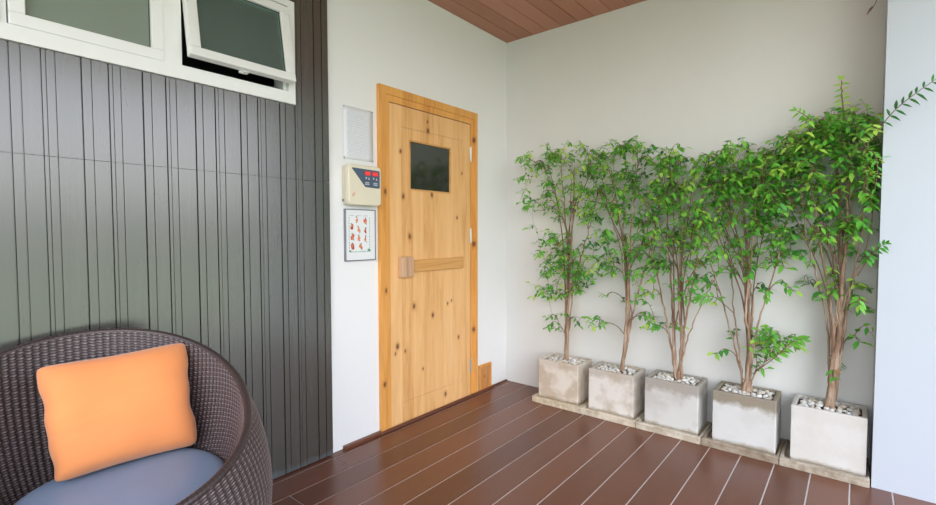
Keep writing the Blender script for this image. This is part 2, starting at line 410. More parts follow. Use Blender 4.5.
# dark board cladding, profile repeated each 0.1815 m
def profile(y0, y1):
    """x of the board face at grooves between y0 and y1"""
    pts = [(0.02, y0)]
    g = []
    kk = -20
    for kk in range(-20, 8):
        b0 = -2.409 + kk * 0.1815
        g += [(b0, 0.0040, 0.010), (b0 + 0.028, 0.0022, 0.004), (b0 + 0.077, 0.0032, 0.008), (b0 + 0.090, 0.0010, 0.002), (b0 + 0.113, 0.0020, 0.004)]
    g.append((-1.639, 0.0035, 0.010))
    g = sorted(q for q in g if y0 + 0.004 < q[0] < y1 - 0.004 and not (-1.636 < q[0]) and not (-1.672 < q[0] < -1.64))
    for c, wd, dp in g:
        pts += [(0.02, c - wd / 2 - 0.0008), (0.02 - dp, c - wd / 2 + 0.0003), (0.02 - dp, c + wd / 2 - 0.0003), (0.02, c + wd / 2 + 0.0008)]
    pts.append((0.02, y1)); return pts
def clad(mb, y0, y1, z0, z1):
    p = profile(y0, y1); n = len(p)
    ring = p + [(-0.10, y1), (-0.10, y0)]; m_ = len(ring)
    vs = [(x_, y_, z0) for x_, y_ in ring] + [(x_, y_, z1) for x_, y_ in ring]
    mb.add(vs, [(i, (i + 1) % m_, m_ + (i + 1) % m_, m_ + i) for i in range(m_)] + [tuple(range(m_ - 1, -1, -1)), tuple(range(m_, 2 * m_))])
mb = MB(); WY0, WY1, WZ0, WZ1 = -2.86, -1.79, 1.775, 2.21
clad(mb, YE, -1.602, 0.006, 1.4035); clad(mb, YE, -1.602, 1.4050, WZ0)
clad(mb, YE, WY0, WZ0, WZ1); clad(mb, WY1, -1.602, WZ0, WZ1); clad(mb, YE, -1.602, WZ1, H)
tag(mb.build('wall_left_boards', M_dark), kind='structure').name = 'wall_side'
# the room behind the windows
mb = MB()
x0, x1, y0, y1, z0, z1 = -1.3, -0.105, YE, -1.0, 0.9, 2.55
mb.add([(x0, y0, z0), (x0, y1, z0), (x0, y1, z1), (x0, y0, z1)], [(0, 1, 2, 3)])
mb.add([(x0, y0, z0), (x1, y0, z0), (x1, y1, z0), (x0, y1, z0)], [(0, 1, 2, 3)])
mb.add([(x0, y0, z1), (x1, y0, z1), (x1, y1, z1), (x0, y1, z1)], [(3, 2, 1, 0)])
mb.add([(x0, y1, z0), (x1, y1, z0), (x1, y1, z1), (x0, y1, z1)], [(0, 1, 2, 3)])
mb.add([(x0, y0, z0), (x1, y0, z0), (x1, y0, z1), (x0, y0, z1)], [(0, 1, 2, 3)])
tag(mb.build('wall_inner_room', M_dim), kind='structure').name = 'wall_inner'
# surroundings: lawn and a far row of trees
mb = MB(); mb.box((XE, -60, -0.25), (80, 40, -0.15)); mb.box((-20, -60, -0.25), (XE, YE, -0.15))
tag(mb.build('lawn', M_lawn), kind='structure').name = 'ground'

mb = MB(); rt = random.Random(12)     # far row of trees beyond the lawn
for i in range(46):
    cx_, cy_ = 48 + rt.uniform(-2, 2), -62 + i * 2.6; hh = rt.uniform(2.6, 5.0); rr0 = rt.uniform(1.6, 2.6); vs = []; nn_, mm_ = 10, 7
    for j in range(mm_ + 1):
        t = math.pi * j / mm_
        for q in range(nn_):
            a = 2 * math.pi * q / nn_; k_ = rt.uniform(0.85, 1.15)
            vs.append((cx_ + rr0 * math.sin(t) * math.cos(a) * k_, cy_ + rr0 * math.sin(t) * math.sin(a) * k_, -0.2 + hh * 0.5 - hh * 0.52 * math.cos(t)))
    mb.add(vs, [(j * nn_ + q, j * nn_ + (q + 1) % nn_, (j + 1) * nn_ + (q + 1) % nn_, (j + 1) * nn_ + q) for j in range(mm_) for q in range(nn_)])
tag(mb.build('hedge_row', M_hedge, smooth=True), kind='structure')

def rect_frame(mb, y0, y1, z0, z1, w_, xa, xb, wb=None, wt=None):
    wb = wb or w_; wt = wt or w_
    mb.box((xa, y0, z0), (xb, y1, z0 + wb)); mb.box((xa, y0, z1 - wt), (xb, y1, z1))
    mb.box((xa, y0, z0 + wb), (xb, y0 + w_, z1 - wt)); mb.box((xa, y1 - w_, z0 + wb), (xb, y1, z1 - wt))

# window 1: fixed sash on the left
w1 = tag(empty('window_1', (0.0, -2.55, 1.76)), kind='structure')
mb = MB(); rect_frame(mb, -2.85, -2.310, 1.752, 2.224, 0.06, -0.10, 0.032, 0.050, 0.05)
mb.build('window_frame', M_frame, w1)
mb = MB(); rect_frame(mb, -2.768, -2.337, 1.8025, 2.172, 0.040, -0.05, 0.0345, 0.040, 0.036)
mb.box((-0.05, -2.789, 1.8025), (0.020, -2.7705, 2.173)); mb.build('sash', M_frame, w1, 0.003)
mb = MB(); mb.box((0.004, -2.732, 1.838), (0.010, -2.373, 2.14)); mb.build('pane', M_glass, w1)
mb = MB(); rect_frame(mb, -2.729, -2.376, 1.842, 2.137, 0.003, 0.011, 0.0145); mb.build('gasket', M_gasket, w1)
# window 2: top-hung sash standing open
w2 = tag(empty('window_2', (0.0, -2.03, 1.76)), kind='structure')
mb = MB(); rect_frame(mb, -2.310, -1.790, 1.752, 2.224, 0.034, -0.10, 0.032, 0.054, 0.03)
mb.box((-0.05, -1.842, 1.814), (0.014, -1.8245, 2.19)); mb.build('window_frame', M_frame, w2)
ang = math.atan2(0.062, 0.36)
hz, hx = 2.192, 0.036
def tilt(o):   # swing the sash about its top edge
    for v in o.data.vertices:
        dx, dz = v.co.x - hx, v.co.z - hz
        v.co.x = hx + dx * math.cos(ang) - dz * math.sin(ang); v.co.z = hz + dx * math.sin(ang) + dz * math.cos(ang)
    return o
mb = MB(); rect_frame(mb, -2.268, -1.822, 1.834, 2.19, 0.042, 0.0, 0.034, 0.036, 0.036); sash = tilt(mb.build('sash', M_frame, None, 0.003))
sash.parent = w2; sash.matrix_parent_inverse = parent_inv(w2)
mb = MB(); mb.box((0.012, -2.228, 1.868), (0.018, -1.862, 2.156)); o = tilt(mb.build('pane', M_glass2)); o.parent = sash
mb = MB(); rect_frame(mb, -2.227, -1.863, 1.869, 2.155, 0.003, 0.019, 0.0225); o = tilt(mb.build('gasket', M_gasket)); o.parent = sash
mb = MB(); mb.box((-0.012, -2.065, 1.828), (0.0, -2.035, 1.855)); mb.tube([(-0.004, -2.05, 1.85), (0.000, -2.05, 1.885), (-0.001, -2.05, 1.905)], [0.010, 0.0115, 0.007], 10)
mb.box((0.006, -2.062, 1.8195), (0.030, -2.038, 1.8235))
o = tilt(mb.build('window_handle', M_frame, None, 0.002)); o.parent = sash
mb = MB(); mb.tube([(0.0, -1.822, 1.94), (0.075, -1.822, 1.905)], 0.004, 6); mb.box((-0.01, -1.826, 1.87), (0.004, -1.816, 2.0)); mb.build('stay_arm', M_chrome, w2)

# door
d1 = tag(empty('door_1', (0.0, -0.83, 0.0)), kind='structure')
OY0, OY1, OZ = -1.275, -0.3915, 1.977
mb = MB()
def jamb(poly, a, b, m_=0):
    mb.prism(poly, a, b, m_)
iy0, iy1, iz = -1.198, -0.458, 1.893
# mitred casing boards with a stepped inner edge
def miter(p, q, qi, pi, xa, xb):
    mb.add([(xa, *p), (xa, *q), (xa, *qi), (xa, *pi), (xb, *p), (xb, *q), (xb, *qi), (xb, *pi)], [(0, 1, 2, 3), (7, 6, 5, 4), (0, 4, 5, 1), (1, 5, 6, 2), (2, 6, 7, 3), (3, 7, 4, 0)])
mid = 0.045
miter((OY0, 0.001), (OY0, OZ), (OY0 + mid, OZ - mid), (OY0 + mid, 0.001), 0.0, 0.024)
miter((OY0, OZ), (OY1, OZ), (OY1 - mid + .012, OZ - mid), (OY0 + mid, OZ - mid), 0.0, 0.024)
miter((OY1, OZ), (OY1, 0.001), (OY1 - mid + .012, 0.001), (OY1 - mid + .012, OZ - mid), 0.0, 0.024)
mb.box((0.0, OY0 + mid, 0.001), (0.017, iy0, OZ - mid)); mb.box((0.0, iy1 + 0.002, 0.001), (0.013, OY1 - mid + .012, OZ - mid)); mb.box((0.0, iy0, iz + 0.002), (0.017, iy1 + 0.002, OZ - mid))
mb.build('door_frame', M_pinef, d1)
# leaf: stiles, rails and board infill, with an opening for the pane
py0, py1, pz0, pz1 = -1.038, -0.667, 1.406, 1.702
mb = MB(); L0, L1, B0, B1 = iy0 + 0.003, iy1 - 0.003, 0.004, iz - 0.003
mb.box((0.0, L0, B0), (0.0130, L0 + 0.088, B1)); mb.box((0.0, L1 - 0.088, B0), (0.0130, L1, B1))
mb.box((0.0, L0 + 0.088, B1 - 0.12), (0.0127, L1 - 0.088, B1)); mb.box((0.0, L0 + 0.088, B0), (0.0127, L1 - 0.088, B0 + 0.13))
ys = np.linspace(L0 + 0.088, L1 - 0.088, 7)
for i in range(6):
    a, b = ys[i] + 0.0006, ys[i + 1] - 0.0006
    for z0_, z1_ in ((B0 + 0.131, pz0), (pz1, B1 - 0.121)): mb.box((0.0, a, z0_), (0.0118, b, z1_))
mb.box((0.0, ys[0] + .0006, pz0), (0.0118, py0, pz1)); mb.box((0.0, py1, pz0), (0.0118, ys[-1] - .0006, pz1))
DL = mb.build('door_leaf', M_pine, d1, 0.0006, seg=1)
mb = MB(); rect_frame(mb, py0 - 0.002, py1 + 0.002, pz0 - 0.002, pz1 + 0.002, 0.010, 0.008, 0.0145); mb.build('pane_bead', M_pineh, DL, 0.001)
mb = MB(); mb.box((0.0015, py0, pz0), (0.0075, py1, pz1)); mb.build('pane', M_glassdoor, DL)
mb = MB(); mb.box((0.0132, -1.05, 0.912), (0.030, -0.55, 0.985)); rail = mb.build('door_handle', M_pineh, DL, 0.003)
mb = MB(); mb.box((0.0132, -1.135, 0.888), (0.052, -1.042, 1.008)); mb.build('handle_block', M_block, DL, 0.005, seg=2)
tag(rail, 'orange pine bar of the door handle')
for hz_ in (1.69, 1.13, 0.22):
    mb = MB(); yy = -0.4595
    mb.tube([(0.018, yy, hz_ - 0.045), (0.018, yy, hz_ + 0.045)], 0.0055, 10); mb.box((0.0125, yy - 0.011, hz_ - 0.042), (0.0145, yy, hz_ + 0.042))
    mb.tube([(0.018, yy, hz_ - 0.049), (0.018, yy, hz_ - 0.045)], 0.0065, 10); mb.tube([(0.018, yy, hz_ + 0.045), (0.018, yy, hz_ + 0.049)], 0.0065, 10)
    mb.build('hinge', M_chrome, d1, smooth=False)
# little pine panel beside the door
v1 = tag(empty('wooden_vent_cover', (0.0, -0.286, 0.003)), 'small square orange pine panel low on the white wall right of the sauna door', 'vent cover')
mb = MB(); rect_frame(mb, -0.359, -0.2135, 0.003, 0.192, 0.016, 0.001, 0.016); mb.build('frame', M_pinef, v1, 0.002)
mb = MB(); mb.box((0.001, -0.3435, 0.0185), (0.010, -0.229, 0.1765)); mb.build('panel', M_vent, v1)
# brown skirting strip at the foot of the white wall
mb = MB(); mb.box((0.0005, -1.528, 0.0), (0.0245, OY0 - 0.0005, 0.018)); mb.box((0.0245, OY0 - 0.0005, 0.0), (0.030, -0.2, 0.018)); mb.box((0.0005, -0.2, 0.0), (0.012, 0, 0.009))
tag(mb.build('baseboard_left', M_trimbrown, None, 0.002), kind='structure')

# ------------------------------------------------------------------ things on the wall
nt_ = tag(empty('notice_sheet', (0.0035, -1.405, 1.678)), 'white sheet of small grey print pinned to the wall above the sauna control box', 'notice')
mb = MB(); gy, gz = 6, 10; vs = []
for j in range(gz + 1):
    for i in range(gy + 1):
        y_ = -0.098 + 0.196 * i / gy; z_ = -0.138 + 0.276 * j / gz
        vs.append((0.0012 + 0.0016 * math.sin(i * 1.1) * math.sin(j * 0.8), y_, z_))
fr_ = [(j * (gy + 1) + i, j * (gy + 1) + i + 1, (j + 1) * (gy + 1) + i + 1, (j + 1) * (gy + 1) + i) for j in range(gz) for i in range(gy)]
mb.add(vs, fr_)
pp = mb.build('paper', M_paper, smooth=True); pp.parent = nt_; so = pp.modifiers.new('t', 'SOLIDIFY'); so.thickness = 0.0004
for y_, z_ in ((-1.498, 1.811), (-1.310, 1.811), (-1.498, 1.544), (-1.310, 1.544)):
    mb = MB(); mb.tube([(0.001, y_, z_), (0.0065, y_, z_), (0.0085, y_, z_)], [0.0035, 0.0035, 0.0015], 8); mb.build('pin', M_pin, nt_, smooth=True)

cb = tag(empty('control_box', (0.0, -1.405, 1.40)), 'cream sauna control box with slate panel and red digits beside the door', 'control box')
def rrect(y0, y1, z0, z1, r_, n=5):
    out = []
    for cy_, cz_, a0 in ((y1 - r_, z0 + r_, -90), (y1 - r_, z1 - r_, 0), (y0 + r_, z1 - r_, 90), (y0 + r_, z0 + r_, 180)):
        for k_ in range(n + 1):
            a = math.radians(a0 + 90 * k_ / n); out.append((cy_ + r_ * math.cos(a), cz_ + r_ * math.sin(a)))
    return out
mb = MB(); mb.prism(rrect(-1.512, -1.300, 1.298, 1.506, 0.016), 0.0, 0.030); mb.build('housing', M_creamd, cb, 0.002)
mb = MB(); mb.prism(rrect(-1.514, -1.298, 1.296, 1.508, 0.022), 0.0305, 0.060); cov = mb.build('cover', M_cream, cb, 0.006, seg=4)
mb = MB(); mb.prism([(-1.407, 1.393), (-1.314, 1.390), (-1.309, 1.395), (-1.309, 1.480), (-1.314, 1.486), (-1.490, 1.489), (-1.493, 1.485)], 0.0598, 0.0612)
mb.build('panel', M_navy, cov)
for (ya, yb) in ((-1.410, -1.372), (-1.359, -1.321)):
    mb = MB(); mb.box((0.061, ya, 1.455), (0.0618, yb, 1.478), 0)
    for q in range(2):    # two red figures in each display
        cy_ = ya + (yb - ya) * (0.28 + 0.46 * q); h_ = 0.0075; w_ = 0.0055; t = 0.0022; cz_ = 1.4665
        for (a0, b0, a1, b1) in ((cy_ - w_, cz_ + h_ - t, cy_ + w_, cz_ + h_), (cy_ - w_, cz_ - t / 2, cy_ + w_, cz_ + t / 2), (cy_ - w_, cz_ - h_, cy_ + w_, cz_ - h_ + t),
                                 (cy_ - w_ - t / 2, cz_ - h_, cy_ - w_ + t / 2, cz_ + h_), (cy_ + w_ - t / 2, cz_ - h_, cy_ + w_ + t / 2, cz_ + h_)):
            mb.box((0.0618, a0, b0), (0.0622, a1, b1), 1)
    mb.build('display', [M_leddim, M_led], cov)
for k_, y_ in enumerate((-1.402, -1.384, -1.352, -1.332)):
    mb = MB(); mb.prism([(y_ - .006, 1.433), (y_ + .006, 1.433), (y_, 1.446)] if k_ % 2 else [(y_ - .006, 1.446), (y_, 1.433), (y_ + .006, 1.446)], 0.0612, 0.0635); mb.build('button', M_btn, cov, 0.0008)
for ya, yb in ((-1.408, -1.380), (-1.352, -1.322)):
    mb = MB()
    for r_ in range(2):
        for q in range(3): mb.box((0.0612, ya + q * 0.0095, 1.405 + r_ * 0.009), (0.0616, ya + q * 0.0095 + 0.0075, 1.411 + r_ * 0.009))
    mb.build('button_label', M_btn, cov)
mb = MB()
for a, b in (((-1.492, 1.352), (-1.492, 1.344)), ((-1.492, 1.344), (-1.480, 1.342)), ((-1.490, 1.354), (-1.478, 1.358)), ((-1.486, 1.349), (-1.474, 1.360)), ((-1.478, 1.350), (-1.480, 1.342))):
    mb.tube([(0.0602, *a), (0.0602, *b)], 0.0012, 5)
mb.build('logo', M_redmark, cov)
mb = MB(); mb.tube([(0.014, -1.5135, 1.320), (0.014, -1.519, 1.320)], 0.006, 8); mb.build('screw', M_pin, cb)

po = tag(empty('framed_chart', (0.0, -1.403, 1.138)), 'small framed picture chart of red and orange figures below the control box', 'framed picture')
mb = MB(); rect_frame(mb, -1.505, -1.301, 0.999, 1.277, 0.005, 0.0005, 0.016); mb.build('frame', M_pframe, po, 0.001)
mb = MB(); mb.box((0.0008, -1.4995, 1.0045), (0.012, -1.3065, 1.2715)); mb.build('picture', M_card, po)
rr_ = random.Random(8); mb = MB()
def blob(cy_, cz_, ry, rz, mi, a=0.0):
    n = 9; pl = []
    for k_ in range(n):
        t = 2 * math.pi * k_ / n; q = rr_.uniform(0.6, 1.15); y_ = ry * math.cos(t) * q; z_ = rz * math.sin(t) * q
        pl.append((cy_ + y_ * math.cos(a) - z_ * math.sin(a), cz_ + y_ * math.sin(a) + z_ * math.cos(a)))
    mb.prism(pl, 0.0119, 0.0124 + 0.0001 * mi, mi)
for i, (y_, z_) in enumerate(((-1.428, 1.218), (-1.373, 1.214), (-1.46, 1.180), (-1.418, 1.168), (-1.372, 1.160), (-1.458, 1.128), (-1.415, 1.120), (-1.372, 1.116), (-1.457, 1.077), (-1.405, 1.075))):
    big_ = i in (1, 2, 5, 8, 9)
    blob(y_, z_, 0.012 if big_ else 0.008, 0.018 if big_ else 0.014, 0 if i % 3 else 1, rr_.uniform(-.6, .6))
    blob(y_ + rr_.uniform(-.008, .008), z_ - 0.008, 0.006, 0.009, 1 if i % 2 else 0, rr_.uniform(-1, 1))
    blob(y_ + rr_.uniform(-.004, .004), z_ + 0.016, 0.0042, 0.005, 4)
    if i % 2: blob(y_ + 0.008, z_ - 0.016, 0.006, 0.004, 3)
for k_ in range(13):
    for y_ in (-1.479, -1.342): blob(y_, 1.055 + k_ * 0.0145, 0.0026, 0.0045, 2)
for k_ in range(12):
    blob(-1.474 + k_ * 0.0115, 1.048, 0.0045, 0.0028, 2)
    if k_ % 4 != 3: blob(-1.474 + k_ * 0.0115, 1.242, 0.004, 0.0025, 3)
blob(-1.347, 1.055, 0.012, 0.009, 2); blob(-1.472, 1.052, 0.008, 0.006, 2)
mb.build('print', [M_redmark, M_porange, M_pgreen, M_pgrey, M_pdark], po)

# ------------------------------------------------------------------ wicker chair
CX, CY = 0.489, -2.697
ch = tag(empty('wicker_chair', (CX, CY, 0.0)), 'round dark brown wicker tub chair standing against the grey boards', 'chair')
def rimz(ph): return 0.653 + 0.150 * np.cos(ph - 2.868) + 0.009 * np.cos(2 * (ph - 2.868))
G = 3.067
def rim_r(ph):
    a, b = 0.438, 0.399
    return a * b / np.sqrt((b * np.cos(ph - G)) ** 2 + (a * np.sin(ph - G)) ** 2)
def shell(name, rfun, zfun, nu, nv, spu, spv, sign, parent, amp=0.0030):
    """woven surface: nu stakes around, nv strands high; rfun(ph,t), zfun(ph,t) with t 0..1 from foot to rim"""
    U = nu * spu; V = nv * spv
    ph = np.arange(U) / U * 2 * np.pi; t = np.arange(V + 1) / V
    P, T = np.meshgrid(ph, t)
    R0 = rfun(P, T); Z0 = zfun(P, T)
    # outward normal from finite differences in the meridian plane
    e_ = 1e-3
    dR = (rfun(P, T + e_) - rfun(P, T - e_)); dZ = (zfun(P, T + e_) - zfun(P, T - e_)); L_ = np.sqrt(dR ** 2 + dZ ** 2) + 1e-9
    nR, nZ = dZ / L_ * sign, -dR / L_ * sign
    row = T * nv; j = np.floor(row).astype(int); fr = row - j
    col = P / (2 * np.pi) * nu
    alt = np.where(j % 2 == 0, 1.0, -1.0)
    wave = 0.72 * np.cos(2 * np.pi * col) + 0.28 * np.cos(np.pi * col) * alt      # strands packed over each stake
    prof = np.clip(np.sin(np.pi * np.clip(fr, 0, 1)), 0, 1) ** 0.6
    D = amp * (wave * 1.0 + 0.25) * prof - amp * 0.9 * (1 - prof)
    R1 = R0 + nR * D; Z1 = Z0 + nZ * D
    X = CX + R1 * np.cos(P); Y = CY + R1 * np.sin(P)
    co = np.stack([X, Y, Z1], -1).reshape(-1, 3)
    i0 = np.arange(V)[:, None] * U + np.arange(U)[None]; i1 = np.arange(V)[:, None] * U + (np.arange(U)[None] + 1) % U
    q = np.stack([i0, i1, i1 + U, i0 + U], -1).reshape(-1, 4)
    if sign < 0: q = q[:, ::-1]
    me = bpy.data.meshes.new(name); me.vertices.add(len(co)); me.vertices.foreach_set('co', co.ravel())
    me.loops.add(q.size); me.loops.foreach_set('vertex_index', np.ascontiguousarray(q).ravel().astype(np.int32))
    me.polygons.add(len(q)); me.polygons.foreach_set('loop_start', (np.arange(len(q)) * 4).astype(np.int32)); me.polygons.foreach_set('loop_total', np.full(len(q), 4, np.int32))
    me.update(calc_edges=True)
    at = me.attributes.new('strand', 'FLOAT', 'POINT'); at.data.foreach_set('value', np.clip(0.5 + D / amp * 0.45, 0, 1).ravel().astype(np.float32))  # weave height drives the painted gap shade and crest highlight
    me.materials.append(M_wick); me.shade_smooth()
    o = bpy.data.objects.new(name, me); COL.objects.link(o); o.parent = parent; o.matrix_parent_inverse = parent_inv(parent); return o
def sm(t): return t * t * (3 - 2 * t)
def out_r(P, T):
    # foot radius 0.30, belly beyond the rim, rolled in at the rim
    T = np.clip(T, 0, 1); base = 0.315
    belly = rim_r(P) + 0.046 - 0.026 * np.clip(-np.cos(P), 0, 1)
    r_ = base + (belly - base) * np.sin(np.clip(T / 0.66, 0, 1) * np.pi / 2) ** 0.9
    k_ = np.clip((T - 0.62) / 0.38, 0, 1)
    return r_ - (0.054 - 0.026 * np.clip(-np.cos(P), 0, 1)) * k_ ** 2.2
def out_z(P, T): return 0.012 + (rimz(P) - 0.012) * T
def in_r(P, T):
    T_ = np.clip(T, 0, 1)
    return 0.285 + (rim_r(P) - 0.026 - 0.285) * np.sin(T_ * np.pi / 2) ** 0.75
def in_z(P, T):
    return 0.335 + (rimz(P) - 0.335) * (0.15 * T + 0.85 * T ** 1.25 if False else T ** 1.15)
shell('outer_weave', out_r, out_z, 128, 84, 6, 4, 1, ch)
shell('inner_weave', in_r, in_z, 128, 58, 6, 4, -1, ch)
mb = MB(); nR_ = 220; pts = []
for i in range(nR_ + 1):
    ph = 2 * math.pi * i / nR_; r_ = float(rim_r(ph)) - 0.015
    pts.append((CX + r_ * math.cos(ph), CY + r_ * math.sin(ph), float(rimz(ph)) - 0.001))
# wrapped rim: a roll with the lapping of the strand
vs = []; fs = []; ns = 10; NR = nR_ * 2
for i in range(NR):
    ph = 2 * math.pi * i / NR; r_ = float(rim_r(ph)) - 0.014; zc = float(rimz(ph)) - 0.001
    q = 0.0105 + (0.0012 if i % 2 else 0)
    for k_ in range(ns):
        t = 2 * math.pi * k_ / ns; rr2 = r_ + q * math.cos(t)
        vs.append((CX + rr2 * math.cos(ph), CY + rr2 * math.sin(ph), zc + q * 0.9 * math.sin(t)))
for i in range(NR):
    for k_ in range(ns):
        a, b = i * ns, ((i + 1) % NR) * ns; k2 = (k_ + 1) % ns; fs.append((a + k_, b + k_, b + k2, a + k2))
mb = MB(); mb.add(vs, fs); o = mb.build('rim', M_wick, ch, smooth=True)
at = o.data.attributes.new('strand', 'FLOAT', 'POINT')
for i, d in enumerate(at.data): d.value = 0.5 if (i // ns) % 2 else 0.15  # every other lap darker, crease shade put into the colour
mb = MB(); n = 48; ring = [(CX + 0.32 * math.cos(2 * math.pi * i / n), CY + 0.32 * math.sin(2 * math.pi * i / n)) for i in range(n)]
mb.prism(ring, 0.318, 0.338, axis='z'); mb.build('seat_base', M_wick, ch)
for k_ in range(4):
    a = math.pi / 4 + k_ * math.pi / 2 + 0.3; px_, py_ = CX + 0.27 * math.cos(a), CY + 0.27 * math.sin(a)
    mb = MB(); mb.tube([(px_, py_, 0.0), (px_, py_, 0.32)], 0.016, 10); mb.build('leg', M_wick, ch)

# seat cushion: round, domed, with a welt
SX, SY, SR, SZ = 0.508, -2.628, 0.266, 0.396
cu = tag(empty('seat_cushion', (SX, SY, SZ)), 'round smooth blue-grey seat cushion lying in the wicker chair', 'cushion')
mb = MB(); prof = []
for k_ in range(0, 19):
    t = -math.pi / 2 + math.pi * k_ / 18
    prof.append((0.86 * (abs(math.cos(t)) ** 0.55) * 1.0, math.sin(t)))
vs = []; nu_ = 64; rows = [(0.001, -1)] + [((0.80 + 0.20 * (abs(math.cos(-math.pi / 2 + math.pi * k_ / 18)) ** 0.7)), math.sin(-math.pi / 2 + math.pi * k_ / 18)) for k_ in range(19)]
rows = rows[:-1] + [(0.72, 1.05), (0.5, 1.10), (0.25, 1.13), (0.001, 1.14)]
for rf, zf in rows:
    for i in range(nu_):
        a = 2 * math.pi * i / nu_; vs.append((SX + SR * rf * math.cos(a), SY + SR * rf * math.sin(a), SZ + 0.042 * zf + 0.002 * rf * rf * math.sin(3 * a + 1) * (zf > 0)))
mb.add(vs, [(j * nu_ + i, j * nu_ + (i + 1) % nu_, (j + 1) * nu_ + (i + 1) % nu_, (j + 1) * nu_ + i) for j in range(len(rows) - 1) for i in range(nu_)])
mb.build('cover', M_blue, cu, smooth=True)
mb = MB(); pts = [(SX + (SR + 0.0015) * math.cos(2 * math.pi * i / 72), SY + (SR + 0.0015) * math.sin(2 * math.pi * i / 72), SZ + 0.004) for i in range(73)]
mb.tube(pts, 0.0035, 6, cap=False); mb.build('piping', M_blue, cu, smooth=True)

# orange pillow leaning on the back: corners measured, puffed between
pw = tag(empty('throw_pillow', (0.31, -2.58, 0.44)), 'square orange throw pillow leaning on the back of the wicker chair', 'pillow')
TL, TR, BR, BL = Vector((0.215, -2.775, 0.752)), Vector((0.262, -2.372, 0.768)), Vector((0.415, -2.395, 0.448)), Vector((0.385, -2.762, 0.452))
n = 26; vs = {}
me_v = []; me_f = []
nrm = ((TR - TL).cross(BL - TL)).normalized()
if nrm.x < 0: nrm = -nrm
rp_ = random.Random(4)
def pill(u, v, side):
    P_ = TL * (1 - u) * (1 - v) + TR * u * (1 - v) + BR * u * v + BL * (1 - u) * v
    a, b = 2 * u - 1, 2 * v - 1
    rc = max(0.0, abs(a) + abs(b) - 1.78) / 0.22       # soft corners
    cx_ = (TL + TR + BR + BL) / 4
    pull = 0.062 * ((1 - a * a) * (b * b) ** 1.0 + (1 - b * b) * (a * a))       # edges bow inwards
    P_ = P_ + (cx_ - P_) * (pull * 0.9 - 0.03 + 0.075 * rc * rc)
    th = 0.078 * (max(0.0, (1 - a ** 4)) * max(0.0, (1 - b ** 4))) ** 0.55
    fold = 0.004 * math.sin(9 * u + 5 * v) * (1 - a * a) + 0.012 * math.exp(-((v - 0.62 + 0.15 * u) / 0.045) ** 2) * (1 - u) * -1 - 0.008 * math.exp(-((v - 0.40 + 0.1 * u) / .05) ** 2) * u
    edge = (0.0025 * math.sin(23 * v + 3 * u) + 0.004 * math.sin(9 * v * v + 1.3)) * abs(a) ** 6
    return P_ + nrm * (side * th + (fold if side > 0 else 0) * (1 if th > 0.01 else 0)) + Vector((0, edge, 0))
for side in (1, -1):
    for j in range(n + 1):
        for i in range(n + 1):
            if side < 0 and (i in (0, n) or j in (0, n)): vs[(side, i, j)] = vs[(1, i, j)]; continue
            vs[(side, i, j)] = len(me_v); me_v.append(pill(i / n, j / n, side))
    for j in range(n):
        for i in range(n):
            q = (vs[(side, i, j)], vs[(side, i, j + 1)], vs[(side, i + 1, j + 1)], vs[(side, i + 1, j)])
            me_f.append(q if side > 0 else q[::-1])
mb = MB(); mb.add([v + nrm * 0.0 for v in me_v], me_f)
o = mb.build('cover', M_orange, pw, smooth=True); o.modifiers.new('s', 'SUBSURF').levels = 1; o.modifiers['s'].render_levels = 1
mb = MB(); t0 = TR + Vector((-0.002, 0.004, -0.012)); mb.add([t0, t0 + Vector((0.004, 0.014, -0.004)), t0 + Vector((0.012, 0.012, -0.032)), t0 + Vector((0.008, 0.0, -0.028))], [(0, 1, 2, 3)])
o = mb.build('care_tag', M_tag, pw); o.modifiers.new('t', 'SOLIDIFY').thickness = 0.001; tag(o, 'small white care tag')

